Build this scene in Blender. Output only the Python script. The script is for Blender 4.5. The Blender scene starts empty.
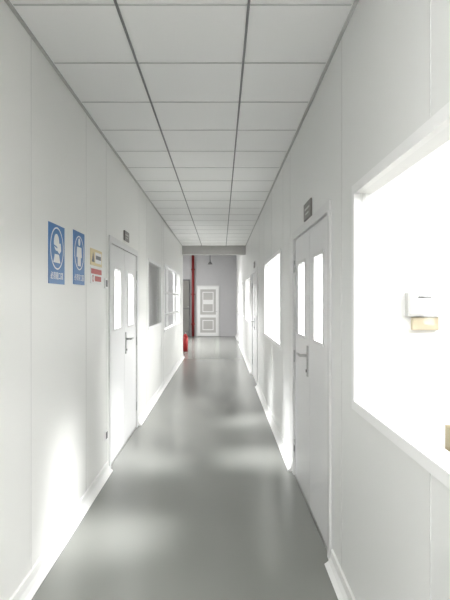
import bpy, bmesh, math
from mathutils import Vector, Matrix
S=bpy.context.scene
S.view_settings.view_transform='Standard'
S.view_settings.look='None'
S.view_settings.exposure=0.53
HF=1.47; H=2.83; XL=-0.975; XR=0.62; T=0.08

# ---------------- materials ----------------
def new(name):
    m=bpy.data.materials.new(name); m.use_nodes=True
    return m,m.node_tree.nodes,m.node_tree.links,m.node_tree.nodes['Principled BSDF']
def mat(name,col,rough=0.5,metal=0.0,var=0.03,scale=6.0,bump=0.0,bscale=60,rvar=0.0,spec=0.5):
    m,n,l,p=new(name)
    tc=n.new('ShaderNodeTexCoord'); no=n.new('ShaderNodeTexNoise'); no.inputs['Scale'].default_value=scale
    no.inputs['Detail'].default_value=2
    l.new(tc.outputs['Object'],no.inputs['Vector'])
    r=n.new('ShaderNodeMix'); r.data_type='RGBA'
    a=[max(0,c*(1-var)) for c in col]; b=[min(1,c*(1+var)) for c in col]
    r.inputs[6].default_value=(*a,1); r.inputs[7].default_value=(*b,1)
    l.new(no.outputs['Fac'],r.inputs[0]); l.new(r.outputs[2],p.inputs['Base Color'])
    p.inputs['Roughness'].default_value=rough; p.inputs['Metallic'].default_value=metal
    p.inputs['Specular IOR Level'].default_value=spec
    if bump>0:
        nb=n.new('ShaderNodeTexNoise'); nb.inputs['Scale'].default_value=bscale
        l.new(tc.outputs['Object'],nb.inputs['Vector'])
        bp=n.new('ShaderNodeBump'); bp.inputs['Strength'].default_value=bump; bp.inputs['Distance'].default_value=.01
        l.new(nb.outputs['Fac'],bp.inputs['Height']); l.new(bp.outputs[0],p.inputs['Normal'])
    return m
def emis(name,col,s):
    m,n,l,p=new(name)
    p.inputs['Base Color'].default_value=(*col,1)
    p.inputs['Emission Color'].default_value=(*col,1); p.inputs['Emission Strength'].default_value=s
    return m
def glassmat():
    m,n,l,p=new('window_glass'); n.remove(p)
    out=n['Material Output']; t=n.new('ShaderNodeBsdfTransparent'); g=n.new('ShaderNodeBsdfGlossy')
    t.inputs['Color'].default_value=(.97,.975,.97,1)
    g.inputs['Roughness'].default_value=.03
    lw=n.new('ShaderNodeLayerWeight'); lw.inputs['Blend'].default_value=.5
    pw=n.new('ShaderNodeMath'); pw.operation='POWER'; pw.inputs[1].default_value=5
    ma=n.new('ShaderNodeMath'); ma.operation='MULTIPLY_ADD'; ma.inputs[1].default_value=.75; ma.inputs[2].default_value=.04
    l.new(lw.outputs['Facing'],pw.inputs[0]); l.new(pw.outputs[0],ma.inputs[0])
    mx=n.new('ShaderNodeMixShader'); l.new(ma.outputs[0],mx.inputs[0]); l.new(t.outputs[0],mx.inputs[1]); l.new(g.outputs[0],mx.inputs[2])
    l.new(mx.outputs[0],out.inputs[0]); return m
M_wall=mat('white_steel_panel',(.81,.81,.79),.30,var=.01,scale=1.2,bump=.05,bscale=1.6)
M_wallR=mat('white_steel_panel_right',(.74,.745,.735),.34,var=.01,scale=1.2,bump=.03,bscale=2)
M_room=mat('white_room_wall',(.88,.88,.87),.6,var=.01)
M_seam=mat('panel_seam',(.66,.66,.65),.5)
M_tile=mat('ceiling_tile_white',(.89,.89,.885),.85,var=.012,scale=90,bump=.08,bscale=200)
M_bar=mat('ceiling_t_bar_grey',(.22,.22,.225),.5)
M_bar2=mat('ceiling_cross_bar_grey',(.55,.55,.55),.5)
M_edge=mat('ceiling_edge_angle',(.50,.50,.49),.5)
M_floor=mat('grey_epoxy_floor',(.240,.246,.230),.22,var=.006,scale=1.0)
M_base=mat('white_cove_trim',(.80,.80,.79),.3)
M_frame=mat('white_aluminium_frame',(.85,.85,.85),.3)
M_dframe=mat('door_frame_grey_white',(.70,.70,.70),.35)
M_leaf=mat('door_leaf_white',(.76,.76,.765),.3,var=.01)
M_leafd=mat('door_gap_dark',(.10,.10,.10),.6)
M_steel=mat('brushed_steel',(.50,.50,.50),.3,metal=.9)
M_dark=mat('dark_grey_plastic',(.12,.12,.125),.45)
M_sgn=mat('grey_sign_plate',(.20,.19,.18),.45)
M_blue=mat('sign_blue',(.015,.15,.42),.35)
M_white=mat('sign_white',(.80,.80,.80),.4)
M_yel=mat('sign_yellow',(.70,.58,.32),.4)
M_red=mat('fire_red',(.42,.02,.02),.4)
M_redp=mat('red_pipe_paint',(.22,.015,.015),.4)
M_lav=mat('lobby_wall_grey',(.50,.495,.51),.6)
M_beam=mat('beam_grey',(.50,.49,.48),.6)
M_card=mat('cardboard',(.36,.30,.18),.8)
M_tan=mat('tan_board',(.50,.43,.30),.7)
M_boxg=mat('light_grey_box',(.50,.50,.49),.4)
M_glass=glassmat()

# ---------------- mesh builder ----------------
class MB:
    def __init__(s): s.bm=bmesh.new(); s.mats=[]
    def mi(s,m):
        if m not in s.mats: s.mats.append(m)
        return s.mats.index(m)
    def box(s,x0,x1,y0,y1,z0,z1,m):
        i=s.mi(m); v=[s.bm.verts.new((x,y,z)) for x in (x0,x1) for y in (y0,y1) for z in (z0,z1)]
        for q in ((0,1,3,2),(4,6,7,5),(0,4,5,1),(2,3,7,6),(0,2,6,4),(1,5,7,3)):
            f=s.bm.faces.new([v[k] for k in q]); f.material_index=i
    def pane(s,x,y0,y1,z0,z1,m):
        i=s.mi(m); v=[s.bm.verts.new(p) for p in ((x,y0,z0),(x,y1,z0),(x,y1,z1),(x,y0,z1))]
        s.bm.faces.new(v).material_index=i
    def cyl(s,p0,p1,r,m,r2=None,seg=20):
        i=s.mi(m); p0=Vector(p0);p1=Vector(p1);d=p1-p0
        M=Matrix.Translation((p0+p1)/2)@d.to_track_quat('Z','Y').to_matrix().to_4x4()
        o=bmesh.ops.create_cone(s.bm,cap_ends=True,segments=seg,radius1=r,radius2=r if r2 is None else r2,depth=d.length,matrix=M)
        for f in {f for v in o['verts'] for f in v.link_faces}:
            f.material_index=i
            if len(f.verts)==4: f.smooth=True
    def prism(s,pts,f,th,m):
        i=s.mi(m); a=[s.bm.verts.new(f(u,v,0)) for u,v in pts]; b=[s.bm.verts.new(f(u,v,th)) for u,v in pts]
        n=len(pts)
        for q in [list(reversed(a)),b]+[[a[k],a[(k+1)%n],b[(k+1)%n],b[k]] for k in range(n)]:
            s.bm.faces.new(q).material_index=i
    def wall(s,x0,x1,y0,y1,z0,z1,holes,m,seams=()):
        """wall in the YZ plane with rectangular holes (ya,yb,za,zb)"""
        i=s.mi(m)
        ys=sorted({y0,y1}|{h[0] for h in holes}|{h[1] for h in holes}); ys=[y for y in ys if y0<=y<=y1]
        zs=sorted({z0,z1}|{h[2] for h in holes}|{h[3] for h in holes}); zs=[z for z in zs if z0<=z<=z1]
        def solid(a,b):
            if a<0 or b<0 or a>=len(ys)-1 or b>=len(zs)-1: return False
            cy=(ys[a]+ys[a+1])/2; cz=(zs[b]+zs[b+1])/2
            return not any(h[0]<cy<h[1] and h[2]<cz<h[3] for h in holes)
        vc={}
        def V(x,y,z):
            k=(x,y,z)
            if k not in vc: vc[k]=s.bm.verts.new(k)
            return vc[k]
        def F(*p): 
            s.bm.faces.new([V(*q) for q in p]).material_index=i
        for a in range(len(ys)-1):
            for b in range(len(zs)-1):
                if not solid(a,b): continue
                ya,yb,za,zb=ys[a],ys[a+1],zs[b],zs[b+1]
                F((x0,ya,za),(x0,ya,zb),(x0,yb,zb),(x0,yb,za)); F((x1,ya,za),(x1,yb,za),(x1,yb,zb),(x1,ya,zb))
                if not solid(a-1,b): F((x0,ya,za),(x1,ya,za),(x1,ya,zb),(x0,ya,zb))
                if not solid(a+1,b): F((x0,yb,za),(x0,yb,zb),(x1,yb,zb),(x1,yb,za))
                if not solid(a,b-1): F((x0,ya,za),(x0,yb,za),(x1,yb,za),(x1,ya,za))
                if not solid(a,b+1): F((x0,ya,zb),(x1,ya,zb),(x1,yb,zb),(x0,yb,zb))
    def build(s,name,bevel=0):
        bmesh.ops.recalc_face_normals(s.bm,faces=s.bm.faces[:])
        me=bpy.data.meshes.new(name); s.bm.to_mesh(me); s.bm.free()
        for m in s.mats: me.materials.append(m)
        o=bpy.data.objects.new(name,me); S.collection.objects.link(o)
        if bevel:
            b=o.modifiers.new('bevel','BEVEL'); b.width=bevel; b.segments=2; b.limit_method='ANGLE'
        return o

# ---------------- layout ----------------
WZ0,WZ1=0.975,1.99
YB=-5.0; YE=21.5; YL=13.6
winR=[(0.2,2.47),(5.48,7.47),(11.3,13.2),(14.6,16.3)]
doorR=[(2.99,4.5),(9.0,10.5),(17.6,19.1)]
winL=[(7.08,8.6,1.08,2.02),(9.1,12.5,.92,2.10)]
doorL=[(4.61,6.15)]
DH=2.02
b=MB(); b.box(-4.3,3.9,YB,YE+.1,-.1,0,M_floor); b.build('floor')
def seamset(b,x,sgn,ys,holes,y_end):
    for y in ys:
        segs=[(0.0,H)]
        for h in holes:
            if h[0]-.03<y<h[1]+.03:
                ns=[]
                for a,c in segs:
                    if h[2]>a: ns.append((a,min(c,h[2])))
                    if h[3]<c: ns.append((max(a,h[3]),c))
                segs=ns
        for a,c in segs:
            if c-a>.05: b.box(min(x,x+sgn*.0012),max(x,x+sgn*.0012),y-.003,y+.003,a,c,M_seam)
hR=[(a,c,WZ0,WZ1) for a,c in winR]+[(a,c,0,DH) for a,c in doorR]
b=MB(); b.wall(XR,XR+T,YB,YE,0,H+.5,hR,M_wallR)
seamset(b,XR,-1,[-.4,.65,1.57,2.72,4.75,5.3,6.5,7.65,8.6,10.7,12.2,13.6,14.4,16.6],hR,YE); b.build('wall_right')
hL=list(winL)+[(a,c,0,DH) for a,c in doorL]
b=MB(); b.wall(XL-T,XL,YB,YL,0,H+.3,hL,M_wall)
seamset(b,XL,1,[-.6,.5,1.62,2.72,3.83,4.50,6.3,6.95,8.72,8.98,12.7],hL,YL); b.build('wall_left')
b=MB(); b.box(XL-T,XR+T,YB-.1,YB,0,H,M_wall); b.build('wall_back')
b=MB(); b.box(3.7,3.8,YB,YE,0,H+.5,M_room); b.build('wall_room_right_outer')
for k,y in enumerate((-2.0,2.85,8.2,14.0)):
    b=MB(); b.box(XR+T,3.7,y,y+.08,0,H,M_room); b.build('wall_room_right_partition.%03d'%k)
b=MB(); b.box(-4.2,-4.1,YB,YE,0,H+.5,M_room); b.build('wall_room_left_outer')
for k,y in enumerate((2.9,6.6,8.75,YL-.08)):  # the one just past window_5 is added to keep that room dim
    b=MB(); b.box(-4.1,XL-T,y,y+.08,0,H+(.5 if k==3 else 0),M_room if k<3 else M_lav); b.build('wall_room_left_partition.%03d'%k)
b=MB(); b.box(-4.2,XR+T,YE,YE+.1,0,3.4,M_lav); b.build('wall_end')
b=MB(); b.box(XR+T,3.7,-1.92,YE,H,H+.08,M_room); b.build('ceiling_room_right')
b=MB(); b.box(-4.1,XL-T,2.9,YL,H,H+.08,M_room); b.build('ceiling_room_left')
b=MB(); b.box(-4.2,XR+T,YL-.3,YE+.1,3.33,3.4,M_room); b.build('ceiling_lobby')
b=MB(); b.box(XL,XR,YB,YL-.3,H,H+.05,M_tile)
for x in (-.4805,.127): b.box(x-.006,x+.006,YB,YL-.3,H-.006,H,M_bar)
y=2.44-.6*12
while y<YL-.35:
    if y>YB: 
        for xa,xb in ((XL+.02,-.4875),(-.4735,.12),(.134,XR-.02)): b.box(xa,xb,y-.0055,y+.0055,H-.003,H,M_bar2)
    y+=.6
b.box(XL,XL+.014,YB,YL-.3,H-.014,H,M_edge); b.box(XR-.014,XR,YB,YL-.3,H-.014,H,M_edge)
b.build('ceiling')
b=MB(); b.box(XL,XR,YL-.3,YL,H-.21,H+.5,M_beam); b.build('trim_ceiling_beam')
def runs(y0,y1,doors):
    out=[];c=y0
    for a,d in sorted(doors):
        out.append((c,a-.05)); c=d+.05
    out.append((c,y1)); return out
def cove(b,x,s,ya,yb):
    prof=[(0,0),(.045,0),(.047,.006),(.026,.022),(.014,.045),(.010,.085),(0,.088)]
    f=lambda u,v,w:(x+s*u,ya+w,v)
    b.prism(prof,f,yb-ya,M_base)
b=MB()
for a,c in runs(YB,YE,doorR): cove(b,XR,-1,a,c)
b.build('baseboard_right')
b=MB()
for a,c in runs(YB,YL,doorL): cove(b,XL,1,a,c)
b.build('baseboard_left')

# windows
def window(name,xa,s,y0,y1,z0,z1,refl_posts=(),refl_rails=(),fw=.03):
    b=MB()
    def bx(u0,u1,a,c,d,e,m):
        p=sorted((xa+s*u0,xa+s*u1)); b.box(p[0],p[1],a,c,d,e,m)
    g=.004
    bx(-T,.008,y0-.012,y0+fw,z0-.012,z1+.012,M_frame); bx(-T,.008,y1-fw,y1+.012,z0-.012,z1+.012,M_frame)
    bx(-T,.008,y0+fw,y1-fw,z0-.012,z0+fw,M_frame); bx(-T,.008,y0+fw,y1-fw,z1-fw,z1+.012,M_frame)
    for q in refl_posts: bx(-.055,-.022,q-.03,q+.03,z0+fw,z1-fw,M_frame)
    for q in refl_rails: bx(-.052,-.024,y0+fw,y1-fw,q-.02,q+.02,M_frame)
    for a,c in ((y0+fw,y0+fw+g),(y1-fw-g,y1-fw)): bx(-.045,-.03,a,c,z0+fw,z1-fw,M_seam)
    b.pane(xa-s*.020,y0+fw,y1-fw,z0+fw,z1-fw,M_glass)
    return b.build(name)
for k,(a,c) in enumerate(winR): window('window_%d'%(k+1),XR,-1,a,c,WZ0,WZ1)
window('window_5',XL,1,*winL[0]); window('window_6',XL,1,*winL[1],refl_posts=(10.0,11.4),refl_rails=(1.2,1.6))  # window_6 bars are modelled in place of the end door's reflection

# doors
def door(name,xa,s,y0,y1,near_handle):
    b=MB()
    def bx(u0,u1,a,c,d,e,m):
        p=sorted((xa+s*u0,xa+s*u1)); b.box(p[0],p[1],a,c,d,e,m)
    fw=.045; yi0=y0+fw; yi1=y1-fw; zt=DH-fw
    bx(-T,.012,y0-.015,yi0,0,DH+.015,M_dframe); bx(-T,.012,yi1,y1+.015,0,DH+.015,M_dframe); bx(-T,.012,yi0,yi1,zt,DH+.015,M_dframe)
    mid=(yi0+yi1)/2; g=.004
    leaves=((yi0+g,mid-g),(mid+g,yi1-g))
    for a,c in leaves:
        cy=(a+c)/2; wy0,wy1,wz0,wz1=cy-.15,cy+.15,1.20,1.76
        lx=sorted((xa+s*-.055,xa+s*-.006))
        b.wall(lx[0],lx[1],a,c,.012,zt-g,[(wy0,wy1,wz0,wz1)],M_leaf)
        t=.018
        for p in ((wy0-t,wy0+.004,wz0-t,wz1+t),(wy1-.004,wy1+t,wz0-t,wz1+t),(wy0,wy1,wz0-t,wz0+.004),(wy0,wy1,wz1-.004,wz1+t)):
            bx(-.006,.0,*p,M_dframe)
        b.pane(xa-s*.032,wy0,wy1,wz0,wz1,M_glass)
    bx(-.052,-.035,mid-g,mid+g,.012,zt,M_leafd)
    for a in (yi0,yi1-g): bx(-.05,-.03,a,a+g,.012,zt,M_leafd)
    bx(-.05,-.03,yi0,yi1,zt-g,zt,M_leafd)
    bx(-.06,-.002,yi0,yi1,0,.010,M_steel)
    for hy in (yi0,yi1):
        for z in (.25,1.0,1.75): b.cyl((xa+s*.004,hy,z-.05),(xa+s*.004,hy,z+.05),.008,M_steel,seg=10)
    for hy,dr in ((mid+.07,1),):
        bx(-.006,.004,hy-.022,hy+.022,.92,1.14,M_steel)
        b.cyl((xa,hy,1.07),(xa+s*.05,hy,1.07),.010,M_steel,seg=12)
        b.cyl((xa+s*.05,hy-.012*dr,1.07),(xa+s*.05,hy+.13*dr,1.07),.009,M_steel,seg=12)
        b.cyl((xa+s*.003,hy,.96),(xa+s*.010,hy,.96),.011,M_dark,seg=12)
    return b.build(name)
for k,(a,c) in enumerate(doorR): door('door_%d'%(k+1),XR,-1,a,c,True)
door('door_4',XL,1,*doorL[0],True)

def plate(name,xa,s,y0,y1,z0,z1):
    b=MB()
    p=sorted((xa+s*.001,xa+s*.012)); b.box(p[0],p[1],y0,y1,z0,z1,M_sgn)
    p=sorted((xa+s*.012,xa+s*.013)); h=z1-z0
    b.box(p[0],p[1],y0+.05,y1-.05,z0+h*.56,z0+h*.68,M_boxg); b.box(p[0],p[1],y0+.08,y1-.08,z0+h*.28,z0+h*.38,M_boxg)
    return b.build(name,.002)
plate('door_name_plate',XR,-1,3.60,3.90,HF+.575,HF+.695)
plate('door_name_plate.001',XL,1,5.30,5.56,HF+.60,HF+.70)
plate('door_name_plate.002',XR,-1,9.6,9.9,HF+.59,HF+.70)

# ---------------- safety signs ----------------
def circ(cu,cv,r,n=28,a0=0,a1=2*math.pi):
    return [(cu+r*math.cos(a0+(a1-a0)*k/n),cv+r*math.sin(a0+(a1-a0)*k/n)) for k in range(n)]
def textmesh(par,txt,y,z,size,m,x):
    cu=bpy.data.curves.new('t','FONT'); cu.body=txt; cu.size=size; cu.align_x='CENTER'; cu.align_y='CENTER'; cu.extrude=.0003
    to=bpy.data.objects.new('t',cu); S.collection.objects.link(to)
    bpy.context.view_layer.update()
    me=bpy.data.meshes.new_from_object(to.evaluated_get(bpy.context.evaluated_depsgraph_get()))
    bpy.data.objects.remove(to)
    o=bpy.data.objects.new('lettering',me); me.materials.clear(); me.materials.append(m); S.collection.objects.link(o)
    o.matrix_world=Matrix(((0,0,1,x),(1,0,0,y),(0,1,0,z),(0,0,0,1))); o.parent=par
def ring(b,cu,cv,r0,r1,f,th,m,n=32):
    for k in range(n):
        a=2*math.pi*k/n;c=2*math.pi*(k+1)/n
        b.prism([(cu+r0*math.cos(a),cv+r0*math.sin(a)),(cu+r1*math.cos(a),cv+r1*math.sin(a)),(cu+r1*math.cos(c),cv+r1*math.sin(c)),(cu+r0*math.cos(c),cv+r0*math.sin(c))],f,th,m)
def blue_sign(name,y0,y1,z0,z1,kind,txt):
    b=MB(); w=y1-y0;h=z1-z0; x=XL
    b.box(x,x+.004,y0,y1,z0,z1,M_blue)
    f=lambda u,v,t:(x+.004+t,y0+u,z0+v)
    cu=w/2;cv=h*.60;R=w*.42
    ring(b,cu,cv,R*.93,R,f,.0008,M_white)
    if kind=='mask':
        b.prism(circ(cu-.01,cv+.035,.050),f,.0008,M_white)
        b.prism([(cu-.07,cv-.085),(cu+.06,cv-.085),(cu+.035,cv-.035),(cu-.045,cv-.035)],f,.0008,M_white)
        b.prism([(cu+.0,cv+.03),(cu+.065,cv+.035),(cu+.075,cv-.01),(cu+.04,cv-.03),(cu+.0,cv-.012)],lambda u,v,t:(x+.0049+t,y0+u,z0+v),.0006,M_frame)
        b.prism([(cu-.06,cv+.018),(cu+.0,cv+.008),(cu+.0,cv+.0),(cu-.06,cv+.01)],lambda u,v,t:(x+.0049+t,y0+u,z0+v),.0006,M_blue)
    else:
        b.prism(circ(cu,cv+.075,.026),f,.0008,M_white)
        b.prism([(cu-.055,cv+.04),(cu+.055,cv+.04),(cu+.065,cv-.03),(cu+.04,cv-.03),(cu+.036,cv-.09),(cu-.036,cv-.09),(cu-.04,cv-.03),(cu-.065,cv-.03)],f,.0008,M_white)
    o=b.build(name); textmesh(o,txt,(y0+y1)/2,z0+.045,.048,M_white,x+.0044)
blue_sign('mandatory_mask_sign',2.99,3.29,HF+.095,HF+.445,'mask','必须戴口罩')
blue_sign('mandatory_workwear_sign',3.49,3.77,HF+.105,HF+.465,'wear','必须穿工服')
b=MB(); x=XL
y0,y1=3.95,4.32
b.box(x,x+.004,y0,y1,HF+.265,HF+.39,M_yel)
f=lambda u,v,t:(x+.004+t,u,v)
b.prism([(3.98,HF+.29),(4.07,HF+.29),(4.025,HF+.365)],f,.0008,M_dark)
b.box(x+.004,x+.0048,4.09,4.30,HF+.285,HF+.37,M_white); b.box(x+.0048,x+.0052,4.11,4.28,HF+.315,HF+.345,M_dark)
o=b.build('warning_sign')
b=MB(); b.box(x,x+.004,y0,y1,HF+.125,HF+.25,M_white)
b.box(x+.004,x+.0048,y0+.012,y1-.012,HF+.20,HF+.24,M_red); ring(b,4.02,HF+.165,.019,.027,f,.0008,M_red,20)
b.box(x+.004,x+.0048,4.08,4.29,HF+.145,HF+.185,M_red)
o=b.build('prohibition_sign')

def switch(name,y,z,w=.086):
    b=MB(); b.box(XL,XL+.010,y-w/2,y+w/2,z-.043,z+.043,M_frame); b.box(XL+.010,XL+.014,y-w*.3,y+w*.3,z-.028,z+.028,M_dark); b.build(name,.002)
switch('light_switch',4.47,HF+.14); switch('wall_outlet',4.47,.33)

b=MB(); yw=2.85
b.box(.99,1.165,yw-.05,yw,HF-.085,HF+.04,M_boxg); b.box(1.002,1.153,yw-.054,yw-.05,HF-.073,HF+.028,M_room)
b.box(1.04,1.11,yw-.058,yw-.054,HF+.01,HF+.02,M_dark)
b.build('wall_control_box')
b=MB(); b.box(1.02,1.16,yw-.03,yw,HF-.16,HF-.092,M_tan); b.build('wall_document_tray',.003)
b=MB()
b.box(1.1,2.3,2.15,2.75,.62,.65,M_tan)
for lx in (1.13,2.24):
    for ly in (2.18,2.69): b.box(lx,lx+.03,ly,ly+.03,0,.62,M_boxg)
b.build('work_table')
b=MB(); b.box(1.15,1.5,2.45,2.72,.65,.83,M_card); b.box(1.15,1.5,2.57,2.60,.83,.832,M_tan); b.build('cardboard_box',.004)

# ---------------- lobby ----------------
def end_door():
    b=MB(); y=YE-.002; x0,x1=-.95,-.10; zt=2.02
    b.box(x0-.04,x1+.04,y-.03,y,0,zt+.04,M_dframe)
    b.box(x0,x0+.11,y-.06,y-.03,.02,zt,M_frame); b.box(x1-.11,x1,y-.06,y-.03,.02,zt,M_frame)
    for z0,z1 in ((.02,.15),(.76,.88),(1.90,zt)): b.box(x0+.11,x1-.11,y-.06,y-.03,z0,z1,M_frame)
    b.box(x0+.11,x1-.11,y-.045,y-.03,.15,1.90,M_beam)
    # glazed inner panels with slim white beads
    for z0,z1 in ((.25,.66),(.98,1.80)):
        a,c=x0+.20,x1-.20; w=.035
        for q in ((a,a+w,z0,z1),(c-w,c,z0,z1),(a+w,c-w,z0,z0+w),(a+w,c-w,z1-w,z1)): b.box(q[0],q[1],y-.055,y-.045,q[2],q[3],M_frame)
    b.box(x0+.235,x1-.235,y-.052,y-.045,1.30,1.48,M_frame)
    b.cyl((x1-.06,y-.06,1.0),(x1-.06,y-.10,1.0),.012,M_steel); b.cyl((x1-.06,y-.10,1.0),(x1-.18,y-.10,1.0),.01,M_steel)
    b.build('door_5')
end_door()
b=MB(); b.cyl((-1.13,YE-.09,0),(-1.13,YE-.09,3.33),.055,M_redp)
for z in (.5,1.7,2.7): b.cyl((-1.13,YE-.09,z-.03),(-1.13,YE-.09,z+.03),.075,M_redp); b.box(-1.15,-1.11,YE-.09,YE,z-.01,z+.01,M_steel)
b.build('fire_sprinkler_pipe')
b=MB(); b.box(-1.62,-1.27,YE-.12,YE-.004,.0,2.3,M_dark); b.box(-1.60,-1.29,YE-.135,YE-.12,.05,1.1,M_sgn); b.box(-1.60,-1.29,YE-.135,YE-.12,1.14,2.25,M_sgn); b.cyl((-1.32,YE-.135,1.2),(-1.32,YE-.16,1.2),.015,M_steel)
b.build('electrical_cabinet')
def extinguisher(name,x,y):
    b=MB(); b.cyl((x,y,0),(x,y,.42),.075,M_red); b.cyl((x,y,.42),(x,y,.50),.075,M_red,r2=.025); b.cyl((x,y,.50),(x,y,.54),.02,M_steel)
    b.box(x-.015,x+.10,y-.012,y+.012,.54,.56,M_dark); b.box(x-.015,x+.09,y-.012,y+.012,.57,.585,M_dark)
    b.cyl((x-.02,y,.53),(x-.10,y,.42),.01,M_dark); b.cyl((x-.10,y,.42),(x-.095,y,.15),.012,M_dark); b.build(name)
extinguisher('fire_extinguisher',-1.02,15.2); extinguisher('fire_extinguisher.001',-1.25,15.25)
b=MB(); b.cyl((-.40,19.5,3.33),(-.40,19.5,2.88),.012,M_dark); b.cyl((-.40,19.5,2.78),(-.40,19.5,2.88),.10,M_dark,r2=.03); b.build('pendant_lamp')

# ---------------- lights ----------------
def panel(name,x0,x1,y0,y1,z,L,col=(1,.995,.98)):  # glowing panels added out of view to brighten rooms, lobby and corridor
    b=MB(); e=emis(name+'_added_glow',col,L)
    b.box(x0,x1,y0,y1,z-.03,z-.004,e)
    for a in ((x0-.03,x0,y0-.03,y1+.03),(x1,x1+.03,y0-.03,y1+.03),(x0,x1,y0-.03,y0),(x0,x1,y1,y1+.03)): b.box(*a,z-.034,z,M_frame)
    return b.build('added_light_panel')
panel('r1',1.4,3.2,-.6,2.2,H,5.5)  # room panels are added so the windows read bright
panel('r2',1.4,3.2,3.4,7.7,H,8)
panel('r3',1.4,3.2,9.0,13.4,H,10)
panel('r4',1.4,3.2,14.6,19.0,H,8)
panel('l1',-3.4,-1.6,3.4,6.2,H,8)
panel('l3',-2.9,-2.3,7.4,8.0,H,2.5)
panel('l2',-3.4,-1.6,9.4,12.6,H,3)
panel('lob',-3.6,-1.6,15,19.5,3.33,4.5)  # added lobby fill, shaped like a ceiling fixture
for y in (-3.8,-2.0,-.2): panel('c',-.46,.10,y-.55,y+.6,H,17.5)  # added corridor fill behind the camera
def lamp(name,p,t,power,r=.2,ang=95):
    d=bpy.data.lights.new(name,'SPOT'); d.energy=power; d.shadow_soft_size=r; d.spot_size=math.radians(ang); d.spot_blend=.5
    o=bpy.data.objects.new(name,d); S.collection.objects.link(o); o.location=p
    o.rotation_euler=(Vector(t)-Vector(p)).to_track_quat('-Z','Y').to_euler()
lamp('added_room_spot',(1.80,3.45,2.6),(.66,3.9,1.4),680)  # spots added inside the rooms, aimed through glazing to make floor light patches
lamp('added_room_spot.001',(-2.15,5.1,2.6),(-1.0,5.3,1.4),700)
lamp('added_room_spot.002',(2.1,1.3,2.6),(.66,1.5,1.4),80,ang=110)
lamp('added_room_spot.003',(2.0,6.6,2.6),(.66,6.5,1.4),220,ang=110)
lamp('added_room_spot.004',(-2.3,10.6,2.6),(-1.0,10.7,1.4),420,ang=110)
lamp('added_lobby_spot',(-2.6,17.0,3.1),(-.4,17.2,0),600)  # spot added to brighten the lobby floor
w=bpy.data.worlds.new('World'); S.world=w; w.use_nodes=True
w.node_tree.nodes['Background'].inputs[0].default_value=(.9,.95,1,1); w.node_tree.nodes['Background'].inputs[1].default_value=.5

# ---------------- camera ----------------
c=bpy.data.cameras.new('camera'); co=bpy.data.objects.new('camera',c); S.collection.objects.link(co)
co.location=(0,0,HF); co.rotation_euler=(math.pi/2,0,0)
c.sensor_width=36; c.lens=530/600*36; c.sensor_fit='AUTO'; c.shift_x=4/600; c.clip_start=.02
S.camera=co
